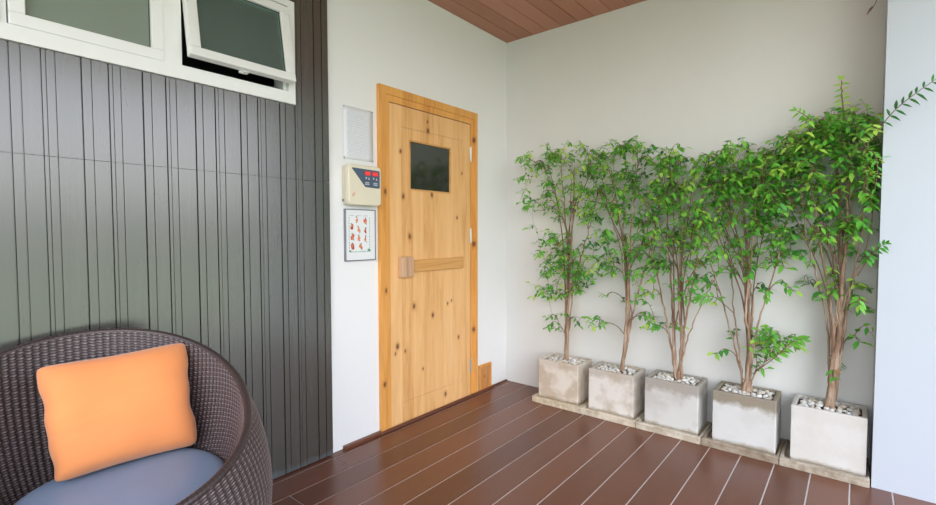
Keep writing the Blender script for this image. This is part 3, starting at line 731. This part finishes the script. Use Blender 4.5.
# ------------------------------------------------------------------ trays, planters, plants
PX = [(0.431, 0.721), (0.796, 1.081), (1.149, 1.440), (1.512, 1.802), (1.863, 2.153)]
SXs = [(0.405, 0.758), (0.760, 1.110), (1.1125, 1.465), (1.4675, 1.821), (1.8235, 2.166)]
ORD = ['farthest left', 'second from the left', 'middle', 'second from the right', 'farthest right, beside the bluish pillar']
PL = {
1: [(0.573, 1.619, 0.266, 0.119, 150), (0.407, 1.443, 0.183, 0.165, 95), (0.705, 1.394, 0.189, 0.181, 100), (0.309, 1.637, 0.08, 0.063, 18), (0.576, 1.22, 0.213, 0.08, 25), (0.556, 1.019, 0.146, 0.108, 95), (0.504, 0.806, 0.149, 0.137, 95), (0.709, 0.918, 0.137, 0.183, 105), (0.619, 0.531, 0.17, 0.108, 20), (0.425, 1.098, 0.062, 0.055, 10), (0.816, 0.6, 0.04, 0.032, 4)],
2: [(0.98, 1.581, 0.226, 0.11, 170), (0.887, 1.384, 0.176, 0.162, 130), (1.087, 1.344, 0.15, 0.167, 120), (0.986, 1.134, 0.192, 0.123, 95), (0.905, 0.964, 0.175, 0.1, 40), (1.081, 0.923, 0.129, 0.121, 30), (0.909, 0.662, 0.158, 0.126, 16), (1.145, 0.637, 0.047, 0.048, 6), (0.979, 1.684, 0.18, 0.036, 25)],
3: [(1.234, 1.54, 0.087, 0.081, 35), (1.203, 1.398, 0.132, 0.105, 60), (1.303, 1.392, 0.106, 0.136, 50), (1.166, 1.211, 0.145, 0.118, 60), (1.359, 1.191, 0.123, 0.135, 90), (1.243, 1.001, 0.183, 0.105, 80), (1.142, 0.836, 0.103, 0.108, 16), (1.355, 0.85, 0.114, 0.125, 30), (1.249, 0.578, 0.131, 0.106, 14), (1.11, 1.014, 0.093, 0.084, 20), (1.27, 1.56, 0.12, 0.08, 60), (1.33, 1.30, 0.10, 0.10, 40)],
4: [(1.58, 1.472, 0.172, 0.117, 190), (1.485, 1.327, 0.116, 0.142, 110), (1.718, 1.43, 0.137, 0.123, 150), (1.663, 1.267, 0.149, 0.126, 130), (1.78, 1.187, 0.109, 0.102, 60), (1.505, 1.08, 0.115, 0.12, 60), (1.635, 1.029, 0.135, 0.106, 50), (1.8, 1.034, 0.092, 0.071, 25), (1.519, 0.862, 0.106, 0.088, 20), (1.773, 0.879, 0.085, 0.051, 14), (1.781, 0.57, 0.11, 0.083, 75), (1.549, 0.562, 0.067, 0.066, 8), (1.406, 1.497, 0.061, 0.078, 30), (1.693, 0.449, 0.063, 0.043, 12), (1.79, 1.32, 0.09, 0.10, 60), (1.62, 1.56, 0.14, 0.07, 60), (1.46, 1.19, 0.12, 0.10, 50), (1.79, 1.10, 0.10, 0.09, 45)],
5: [(2.036, 1.655, 0.129, 0.075, 150), (1.951, 1.572, 0.106, 0.106, 150), (2.076, 1.511, 0.099, 0.13, 150), (1.857, 1.484, 0.088, 0.099, 90), (1.889, 1.334, 0.11, 0.108, 100), (2.045, 1.302, 0.122, 0.142, 110), (2.134, 1.344, 0.035, 0.156, 40), (2.15, 0.998, 0.028, 0.065, 10), (2.023, 1.112, 0.11, 0.086, 45), (1.978, 0.917, 0.106, 0.107, 32), (2.094, 0.83, 0.065, 0.095, 20), (1.873, 1.151, 0.08, 0.05, 18), (2.027, 0.494, 0.06, 0.039, 12), (2.116, 0.666, 0.043, 0.066, 8), (1.801, 1.564, 0.058, 0.06, 35), (1.81, 1.44, 0.09, 0.13, 80), (2.04, 1.18, 0.11, 0.09, 45), (1.90, 1.63, 0.12, 0.06, 60)]}
ST = {
1: [[(0.593, 0.288), (0.598, 0.696), (0.617, 1.033), (0.637, 1.266), (0.663, 1.56)], [(0.586, 0.286), (0.575, 0.694), (0.581, 0.965), (0.549, 1.234), (0.516, 1.639)], [(0.593, 0.39), (0.612, 0.698), (0.683, 0.936), (0.751, 1.166), (0.816, 1.452)], [(0.592, 0.424), (0.626, 0.766), (0.58, 1.1), (0.456, 1.441), (0.376, 1.618)]],
2: [[(0.967, 0.288), (1.008, 0.546), (1.005, 0.856), (0.963, 1.165), (0.894, 1.541)], [(0.974, 0.289), (1.002, 0.545), (1.023, 0.858), (1.037, 1.226), (1.068, 1.586)], [(0.973, 0.32), (0.996, 0.544), (0.993, 0.794), (0.951, 1.103), (0.817, 1.42)], [(0.986, 0.354), (1.032, 0.673), (1.107, 0.984), (1.162, 1.253), (1.187, 1.516)]],
3: [[(1.296, 0.271), (1.281, 0.522), (1.26, 0.814), (1.238, 1.105), (1.209, 1.543)], [(1.307, 0.273), (1.325, 0.528), (1.309, 0.817), (1.315, 1.106), (1.275, 1.566)], [(1.318, 0.275), (1.335, 0.588), (1.374, 0.822), (1.411, 1.107), (1.432, 1.385)], [(1.29, 0.317), (1.246, 0.576), (1.185, 0.868), (1.122, 1.164), (1.141, 1.461)], [(1.296, 0.289), (1.28, 0.581), (1.352, 0.878), (1.472, 1.107)], [(1.317, 0.352), (1.368, 0.563), (1.443, 0.771), (1.525, 0.944)]],
4: [[(1.667, 0.297), (1.661, 0.576), (1.637, 0.842), (1.626, 1.162), (1.6, 1.534)], [(1.644, 0.292), (1.676, 0.525), (1.64, 0.735), (1.667, 1.003), (1.694, 1.422)], [(1.676, 0.299), (1.648, 0.52), (1.677, 0.739), (1.647, 1.056), (1.715, 1.472)], [(1.648, 0.304), (1.611, 0.515), (1.578, 0.729), (1.552, 1.054), (1.481, 1.437)], [(1.68, 0.364), (1.697, 0.635), (1.75, 0.903), (1.809, 1.161), (1.845, 1.411)], [(1.638, 0.356), (1.57, 0.618), (1.507, 0.832), (1.438, 1.051), (1.407, 1.331)], [(1.662, 0.296), (1.706, 0.423), (1.78, 0.515), (1.852, 0.578)]],
5: [[(2.012, 0.311), (2.028, 0.58), (2.038, 0.824), (2.053, 1.112), (2.055, 1.631)], [(2.023, 0.313), (2.017, 0.578), (2.057, 0.826), (2.023, 1.112), (2.001, 1.543)], [(2.004, 0.309), (2.013, 0.577), (2.007, 0.821), (1.953, 1.112), (1.904, 1.505)], [(2.027, 0.334), (2.05, 0.632), (2.081, 0.875), (2.117, 1.206), (2.122, 1.576)], [(2.014, 0.38), (2.034, 0.678), (2.074, 0.875), (2.128, 1.066), (2.149, 1.344)], [(2.006, 0.379), (1.995, 0.673), (1.95, 0.915), (1.896, 1.161), (1.865, 1.459)], [(2.017, 0.43), (2.03, 0.823), (2.071, 1.301), (2.027, 1.729), (2.02, 1.861)]]}
SR_ = {1: [0.013, 0.011, 0.009, 0.007], 2: [0.014, 0.013, 0.009, 0.008], 3: [0.011, 0.012, 0.009, 0.008, 0.006, 0.005], 4: [0.021, 0.013, 0.012, 0.006, 0.006, 0.005, 0.004], 5: [0.022, 0.017, 0.013, 0.008, 0.007, 0.006, 0.005]}

def crom(pts, n):
    P = [pts[0]] + list(pts) + [pts[-1]]; out = []
    for i in range(1, len(P) - 2):
        for k_ in range(n):
            t = k_ / n; a, b, c, d = P[i - 1], P[i], P[i + 1], P[i + 2]
            out.append(0.5 * ((2 * b) + (c - a) * t + (2 * a - 5 * b + 4 * c - d) * t * t + (3 * b - 3 * c + d - a) * t ** 3))
    out.append(P[-2]); return out

def leaf(LV, LF, LT, p, d, nrm, L, W, tint, rng):
    """one pointed oval leaf, folded on its midrib and arching down"""
    d = d.normalized(); s = d.cross(nrm)
    if s.length < 1e-4: s = d.orthogonal()
    s.normalize(); up = s.cross(d).normalized()
    o = len(LV); droop = rng.uniform(0.12, 0.35); fold = rng.uniform(0.12, 0.3)
    def pt(t, w_, side):
        c = p + d * (L * t) - up * 0 + Vector((0, 0, -1)) * (L * droop * t * t)
        return c + s * (w_ * side) + up * (abs(w_) * fold)
    LV += [pt(0, 0, 0), pt(0.28, 0, 0), pt(0.6, 0, 0), pt(1.0, 0, 0),
           pt(0.22, W * 0.40, 1), pt(0.5, W * 0.5, 1), pt(0.78, W * 0.27, 1), pt(0.22, W * 0.40, -1), pt(0.5, W * 0.5, -1), pt(0.78, W * 0.27, -1)]
    LF += [(o, o + 4, o + 1), (o + 1, o + 4, o + 5, o + 2), (o + 2, o + 5, o + 6), (o + 2, o + 6, o + 3),
           (o, o + 1, o + 7), (o + 1, o + 2, o + 8, o + 7), (o + 2, o + 9, o + 8), (o + 2, o + 3, o + 9)]
    LT += [tint] * 10

def clampp(v):
    y = min(v.y, -0.012)
    x = v.x
    if y > -0.268 and x > 2.160: x = 2.160
    return Vector((x, y, v.z))

def plant(k, root):
    rng = random.Random(100 + k)
    tb = MB(); nodes = []; tb2 = []
    stems = []
    for i, pth in enumerate(ST[k]):
        yb = -0.135 + rng.uniform(-0.012, 0.012); yt = -0.15 + rng.uniform(-0.05, 0.06); ph = rng.uniform(0, 6.28)
        pts = []
        for j, (x_, z_) in enumerate(pth):
            t = j / (len(pth) - 1)
            pts.append(Vector((x_ + (0.009 * math.sin(ph + 8 * t) * (t < 0.7) if k >= 4 and i < 5 else 0), yb + (yt - yb) * t + 0.02 * math.sin(ph + 4 * t) * (0.3 + t), z_)))
        if i < 3: pts[0].z = 0.262
        c = crom(pts, 9)
        r0 = SR_[k][i] * (0.88 if k < 4 else 0.80); n_ = len(c)
        c = [clampp(p + Vector((rng.gauss(0, 0.0022), rng.gauss(0, 0.0022), 0))) for p in c]
        rads = [r0 * (1 - 0.86 * (j / (n_ - 1)) ** 0.8) + 0.0012 for j in range(n_)]
        if i < 3: rads[0] *= 1.35; rads[1] *= 1.12
        tb.tube(c, rads, 8)
        for j in range(4, n_): nodes.append((c[j], rads[j]))
        stems.append((c, rads))
    trunk = tb.build('trunk', M_bark, root, smooth=True)
    # thin straight shoots running up out of the main stems
    for q in range({1: 5, 2: 6, 3: 7, 4: 8, 5: 8}[k]):
        c0, r0s = stems[rng.randrange(min(3, len(stems)))]; j0 = rng.randrange(5, 18); S = c0[j0]
        bl = rng.choices(PL[k], [b_[4] * (b_[1] > S.z + 0.3) + 0.01 for b_ in PL[k]])[0]
        T = Vector((bl[0] + rng.uniform(-.8, .8) * bl[2], rng.uniform(-0.26, -0.06), bl[1] + rng.uniform(-.3, .9) * bl[3]))
        if T.z < S.z + 0.25: continue
        m1 = S + (T - S) * 0.38 + Vector(((S.x - T.x) * 0.24, 0, 0.03)); m2 = S + (T - S) * 0.7 + Vector(((S.x - T.x) * 0.15, 0, 0)) + Vector((rng.gauss(0, .012), 0, 0.02))
        c = [clampp(p) for p in crom([S, m1, m2, T], 8)]; r0 = rng.uniform(0.0022, 0.0042); n_ = len(c)
        rads = [r0 * (1 - 0.8 * j / (n_ - 1)) + 0.0008 for j in range(n_)]
        tb2.append((c, rads))
        for j in range(6, n_): nodes.append((c[j], rads[j]))
    # twigs
    bw = MB()
    for c, rads in tb2: bw.tube(c, rads, 6, cap=False)
    LV, LF, LT = [], [], []
    blobs = PL[k]; targets = []
    for (cx_, cz_, rx, rz, num) in blobs:
        for q in range(max(1, round(num / 3.5))):
            a = rng.uniform(0, 6.283); rr0 = math.sqrt(rng.random()) * 0.95
            y_ = rng.gauss(-0.17, 0.075); y_ = min(-0.03, max(-0.36, y_))
            targets.append(Vector((cx_ + rx * rr0 * math.cos(a), y_, cz_ + rz * rr0 * math.sin(a))))
    targets.sort(key=lambda v: v.z + rng.uniform(-0.15, 0.15))
    for T in targets:
        best = None
        for (p, r_) in nodes:
            dv = T - p; L = dv.length
            if L < 0.05: continue
            cost = L + (0.55 * max(0, (0.45 * math.hypot(dv.x, dv.y) - dv.z)))
            if best is None or cost < best[0]: best = (cost, p, r_)
        S = best[1]; dv = T - S; L = dv.length
        horiz = Vector((dv.x, dv.y, 0))
        c1 = S + Vector((dv.x * 0.30, dv.y * 0.30, dv.z * 0.5 + 0.02 + 0.06 * L)); c2 = S + dv * 0.75 + Vector((0, 0, 0.03 + 0.06 * L))
        hd = horiz.normalized() if horiz.length > 0.01 else Vector((rng.uniform(-1, 1), rng.uniform(-1, 1), 0)).normalized()
        endp = T + hd * 0.035 + Vector((0, 0, rng.uniform(-0.02, 0.02)))
        pts = [clampp(p) for p in crom([S, c1, c2, T, endp], 3)]
        r0 = min(best[2] * 0.75, 0.0016 + 0.004 * L)
        nn = len(pts); bw.tube(pts, [r0 * (1 - 0.75 * j / (nn - 1)) + 0.0006 for j in range(nn)], 4, cap=False)
        for j in range(3, nn - 2, 3): nodes.append((pts[j], r0 * 0.8))
        # a spray of leaves along the last stretch
        acc = 0; seg = []
        for j in range(nn - 1, 0, -1):
            a_, b_ = pts[j], pts[j - 1]; seg.append((a_, b_)); acc += (a_ - b_).length
            if acc > 0.13: break
        nl = rng.choice((6, 7, 8, 9)); side = 1
        # paler young growth towards the top, darker leaves by the wall
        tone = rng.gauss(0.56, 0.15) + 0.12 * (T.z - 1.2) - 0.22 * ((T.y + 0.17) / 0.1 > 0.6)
        for q in range(nl):
            t = (q + 0.2) / nl * min(acc, 0.14); d_ = 0; P_ = None
            for a_, b_ in seg:
                l_ = (a_ - b_).length
                if d_ + l_ >= t: P_ = a_ + (b_ - a_) * ((t - d_) / max(l_, 1e-6)); ax = (a_ - b_).normalized(); break
                d_ += l_
            if P_ is None: P_ = seg[-1][1]; ax = (seg[-1][0] - seg[-1][1]).normalized()
            lat = ax.cross(Vector((0, 0, 1)))
            if lat.length < 0.1: lat = Vector((rng.uniform(-1, 1), rng.uniform(-1, 1), 0))
            lat.normalize()
            dd = (ax * rng.uniform(0.25, 0.9) + lat * side * rng.uniform(0.6, 1.1) + Vector((rng.uniform(-.25, .25), rng.uniform(-.35, .25), rng.uniform(-0.65, 0.10))))
            if q == 0: dd = ax + Vector((0, 0, -0.2))
            side = -side
            up = Vector((rng.uniform(-.45, .45), rng.uniform(-.9, .2), 1)).normalized()
            Ls = rng.uniform(0.028, 0.047)
            tint = min(0.93, max(0.02, tone + rng.gauss(0, 0.13) + (0.12 if q < 2 else 0)))
            if k == 3 and rng.random() < 0.02 or rng.random() < 0.006: tint = 1.0
            leaf(LV, LF, LT, P_, dd, up, Ls, Ls * rng.uniform(0.42, 0.55), tint, rng)
    extra(k, bw, LV, LF, LT, rng)
    bw.build('twigs', M_twig, root, smooth=True)
    fv = []
    for v in LV:
        y = min(v.y, -0.004); x = v.x
        if y > -0.262 and x > 2.168: x = 2.168
        fv.append((x, y, v.z))
    fm = MB(); fm.add(fv, LF); fo = fm.build('foliage', M_leaf, root, smooth=True)
    at = fo.data.attributes.new('tint', 'FLOAT', 'POINT'); at.data.foreach_set('value', np.array(LT, dtype=np.float32))

def spray(bw, LV, LF, LT, rng, pts, n_, Ls, tone, two=True, start=0.25, wid=0.36, hang=0.0):
    c = crom([Vector(p) for p in pts], 6); bw.tube(c, [0.0022 * (1 - 0.7 * j / (len(c) - 1)) + 0.0005 for j in range(len(c))], 5, cap=False)
    for q in range(n_):
        t = start + (1 - start) * q / (n_ - 1); j = min(int(t * (len(c) - 1)), len(c) - 2); P_ = c[j] + (c[j + 1] - c[j]) * (t * (len(c) - 1) - j)
        ax = (c[j + 1] - c[j]).normalized(); lat = ax.cross(Vector((0, -1, 0.15))).normalized()
        for s_ in ((1, -1) if two else ((1,) if q % 2 else (-1,))):
            d = ax * 0.75 + lat * s_ * 0.85 + Vector((rng.uniform(-.15, .15), rng.uniform(-.3, .1), rng.uniform(-.35, 0) - hang))
            if q == n_ - 1: d = ax + lat * s_ * 0.35
            L = Ls * rng.uniform(0.8, 1.15)
            leaf(LV, LF, LT, P_, d, Vector((rng.uniform(-.3, .3), -0.9, 0.5)), L, L * wid, min(.94, max(0, tone + rng.gauss(0, 0.07))), rng)
def extra(k, bw, LV, LF, LT, rng):
    if k == 5:
        spray(bw, LV, LF, LT, rng, [(2.07, -0.20, 1.50), (2.14, -0.29, 1.575), (2.20, -0.35, 1.655), (2.27, -0.39, 1.715), (2.345, -0.42, 1.765)], 10, 0.044, 0.03, True, 0.38, 0.25, 0.30)
        spray(bw, LV, LF, LT, rng, [(2.03, -0.15, 1.66), (2.028, -0.16, 1.74), (2.022, -0.16, 1.80), (2.018, -0.16, 1.865)], 9, 0.032, 0.85, True, 0.05, 0.42, 0.45)
        spray(bw, LV, LF, LT, rng, [(1.95, -0.16, 1.62), (1.90, -0.18, 1.70), (1.85, -0.19, 1.745)], 6, 0.036, 0.7, True, 0.2, 0.36, 0.3)
        spray(bw, LV, LF, LT, rng, [(2.10, -0.22, 0.95), (2.15, -0.28, 1.06), (2.19, -0.32, 1.10)], 5, 0.034, 0.3, True, 0.4)
        spray(bw, LV, LF, LT, rng, [(2.10, -0.25, 1.52), (2.14, -0.29, 1.50), (2.155, -0.31, 1.43), (2.150, -0.31, 1.34)], 8, 0.030, 0.5, False, 0.2)
    if k == 4:
        spray(bw, LV, LF, LT, rng, [(1.70, -0.17, 0.42), (1.79, -0.20, 0.52), (1.86, -0.22, 0.61), (1.90, -0.23, 0.63)], 8, 0.042, 0.6, True, 0.3)
        spray(bw, LV, LF, LT, rng, [(1.60, -0.2, 0.72), (1.50, -0.2, 0.80), (1.43, -0.2, 0.78)], 5, 0.042, 0.6, True, 0.5)
    if k == 1:
        spray(bw, LV, LF, LT, rng, [(0.40, -0.16, 1.60), (0.30, -0.18, 1.67), (0.24, -0.19, 1.665)], 5, 0.042, 0.6, True, 0.4)
        spray(bw, LV, LF, LT, rng, [(0.38, -0.16, 1.38), (0.32, -0.18, 1.36), (0.29, -0.18, 1.33)], 4, 0.042, 0.5, True, 0.4)

CONC = [((0.78, 0.72, 0.63), (0.52, 0.42, 0.31), 0.3, 0.8), ((0.78, 0.74, 0.68), (0.50, 0.42, 0.33), 0.55, 0.75), ((0.66, 0.65, 0.62), (0.40, 0.35, 0.29), 0.75, 0.35),
        ((0.67, 0.67, 0.65), (0.36, 0.30, 0.22), 0.95, 0.12), ((0.70, 0.68, 0.64), (0.50, 0.44, 0.36), 0.1, 0.2)]
TRAY = [((0.72, 0.64, 0.48), (0.50, 0.40, 0.27)), ((0.72, 0.65, 0.52), (0.50, 0.41, 0.30)), ((0.66, 0.60, 0.49), (0.44, 0.36, 0.26)), ((0.40, 0.33, 0.25), (0.24, 0.18, 0.12)), ((0.50, 0.43, 0.34), (0.28, 0.22, 0.15))]
LOOK = ['narrow leafy tree in beige-stained square concrete planter nearest the room corner',
        'leafy tree in square concrete planter with grey-brown blotches, second from the room corner',
        'sparse airy tree with many thin stems in the middle concrete planter',
        'bushy tree with low side branch in planter with brown-stained top band',
        'tallest tree with thick twisted trunk in cleanest pale planter beside the pillar']
TLOOK = ['beige concrete tray under the planter nearest the room corner', 'beige concrete tray under the second planter from the room corner',
         'pale grey-beige concrete tray under the middle planter', 'dark brown stained tray under the planter with the brown top band', 'brown-grey stained tray under the planter beside the pillar']
PLOOK = ['white pebble on the soil of the planter nearest the room corner', 'white pebble on the soil of the second planter from the room corner', 'white pebble on the soil of the middle planter',
         'whitish pebble on the soil of the planter with brown top band', 'pale cream pebble on the soil of the planter beside the pillar']
# six pebble shapes
PM = []
rp2 = random.Random(21)
for i in range(6):
    bm = bmesh.new(); bmesh.ops.create_icosphere(bm, subdivisions=2, radius=1.0)
    sx, sy, sz = rp2.uniform(0.9, 1.3), rp2.uniform(0.75, 1.0), rp2.uniform(0.5, 0.72); ph = rp2.uniform(0, 6)
    for v in bm.verts:
        q = 1 + 0.10 * math.sin(3 * v.co.x + ph) + 0.08 * math.sin(4 * v.co.y + 2 * ph)
        v.co = Vector((v.co.x * sx * q, v.co.y * sy * q, v.co.z * sz * q))
    for f_ in bm.faces: f_.smooth = True
    for mi in range(3):
        me = bpy.data.meshes.new('pebble'); bm.to_mesh(me); me.materials.append(M_peb[mi]); PM.append(me)
    bm.free()
NP = [50, 54, 58, 60, 62]
for k in range(1, 6):
    (a, b), (sa, sb) = PX[k - 1], SXs[k - 1]
    ya, yb = -0.237, -0.026
    # tray
    tcx = (sa + sb) / 2
    tr = tag(empty('planter_tray', (tcx, -0.14, 0.0)), TLOOK[k - 1], 'planter tray', 'concrete trays under the planters')
    bpy.data.objects.remove(tr)
    mb = MB(); fr0 = -0.279
    mb.box((sa, fr0, 0.0), (sb, -0.006, 0.026)); rect_frame(mb, 0, 0, 0, 0, 0, 0, 0) if False else None
    mb.box((sa, fr0, 0.0262), (sb, fr0 + 0.026, 0.040)); mb.box((sa, -0.024, 0.0262), (sb, -0.006, 0.040))
    mb.box((sa, fr0 + 0.0262, 0.0262), (sa + 0.016, -0.0242, 0.040)); mb.box((sb - 0.010, fr0 + 0.0262, 0.0262), (sb, -0.0242, 0.040))
    t_ = mb.build('planter_tray', stone('tray_concrete', *TRAY[k - 1], k), None, 0.003)
    tag(t_, TLOOK[k - 1], 'planter tray', 'concrete trays under the planters')
    # potted tree
    cx_ = (a + b) / 2; root = tag(empty('potted_tree', (cx_, -0.132, 0.027)), LOOK[k - 1], 'potted tree', 'trees in square planters along the back wall')
    top = 0.302 if k > 2 else 0.292; th = 0.019; z0 = 0.027
    mb = MB(); A = [(a, ya), (b, ya), (b, yb), (a, yb)]; I = [(a + th, ya + th), (b - th, ya + th), (b - th, yb - th), (a + th, yb - th)]
    vs = [(x_, y_, z0) for x_, y_ in A] + [(x_, y_, top) for x_, y_ in A] + [(x_, y_, top) for x_, y_ in I] + [(x_, y_, top - 0.09) for x_, y_ in I]
    fs = [(0, 3, 2, 1)] + [(i, (i + 1) % 4, 4 + (i + 1) % 4, 4 + i) for i in range(4)] + [(4 + i, 4 + (i + 1) % 4, 8 + (i + 1) % 4, 8 + i) for i in range(4)] + [(8 + i, 8 + (i + 1) % 4, 12 + (i + 1) % 4, 12 + i) for i in range(4)] + [(12, 13, 14, 15)]
    vs = [(x_ - cx_, y_ + 0.132, z_ - 0.027) for x_, y_, z_ in vs]
    mb.add(vs, fs); po_ = mb.build('planter', concrete('stained_concrete', *CONC[k - 1], k), None, 0.004); po_.parent = root
    # soil, gently mounded
    mb = MB(); n = 10; vs = []
    sz_ = top - 0.018
    def soilz(u, v): return sz_ + 0.010 * math.sin(math.pi * u) * math.sin(math.pi * v)
    for j in range(n + 1):
        for i in range(n + 1): vs.append((a + th + (b - a - 2 * th) * i / n, ya + th + (yb - ya - 2 * th) * j / n, soilz(i / n, j / n)))
    mb.add(vs, [(j * (n + 1) + i, j * (n + 1) + i + 1, (j + 1) * (n + 1) + i + 1, (j + 1) * (n + 1) + i) for j in range(n) for i in range(n)])
    mb.build('soil', M_soil, root, smooth=True)
    plant(k, root)
    rq = random.Random(50 + k); placed = []; tries = 0
    size = 0.0138 if k < 5 else 0.0145
    tx = [p[0][0] for p in ST[k][:3]]
    while len(placed) < NP[k - 1] and tries < 6000:
        tries += 1
        r_ = size * rq.uniform(0.8, 1.15); u, v = rq.random(), rq.random()
        x_ = a + th + r_ * 1.25 + (b - a - 2 * th - 2.5 * r_) * u; y_ = ya + th + r_ * 1.25 + (yb - ya - 2 * th - 2.5 * r_) * v
        if any(math.hypot(x_ - q[0], y_ - q[1]) < (r_ + q[2]) * 0.86 for q in placed): continue
        if min(math.hypot(x_ - t2, y_ + 0.135) for t2 in tx) < 0.030: continue
        placed.append((x_, y_, r_))
        me = PM[rq.randrange(6) * 3 + (rq.choices((0, 1, 2), (7, 1.5, 1.5) if k < 4 else (5, 3, 2))[0])]
        o = bpy.data.objects.new('pebble', me); COL.objects.link(o)
        uu = (x_ - a - th) / (b - a - 2 * th); vv = (y_ - ya - th) / (yb - ya - 2 * th)
        o.location = (x_, y_, soilz(uu, vv) + r_ * 0.45); o.scale = (r_, r_, r_); o.rotation_euler = (rq.uniform(-.25, .25), rq.uniform(-.25, .25), rq.uniform(0, 6.28))
        tag(o, PLOOK[k - 1], 'pebble', 'pebbles in the ' + ['first', 'second', 'middle', 'fourth', 'last'][k - 1] + ' planter')

# dry tendril hanging from the ceiling near the pillar
mb = MB()
mb.tube(crom([Vector(p) for p in ((2.125, -0.13, 2.585), (2.15, -0.13, 2.45), (2.130, -0.12, 2.30), (2.137, -0.12, 2.22), (2.120, -0.12, 2.18), (2.103, -0.12, 2.162))], 5), [0.0016] * 25 + [0.001], 5)
hv = mb.build('hanging_tendril', simple('dry_brown_leaf', (0.20, 0.13, 0.08), 0.8), smooth=True)
tag(hv, 'thin dry brown tendril hanging from the ceiling near the pillar', 'dry tendril')
LV, LF, LT = [], [], []; rg = random.Random(2)
leaf(LV, LF, LT, Vector((2.128, -0.12, 2.192)), Vector((-0.8, -0.1, -0.8)), Vector((0, -1, 0.4)), 0.036, 0.012, 0, rg)
mb = MB(); mb.add(LV, LF); o = mb.build('leaf', bpy.data.materials['dry_brown_leaf'], hv); o.matrix_parent_inverse = Matrix()
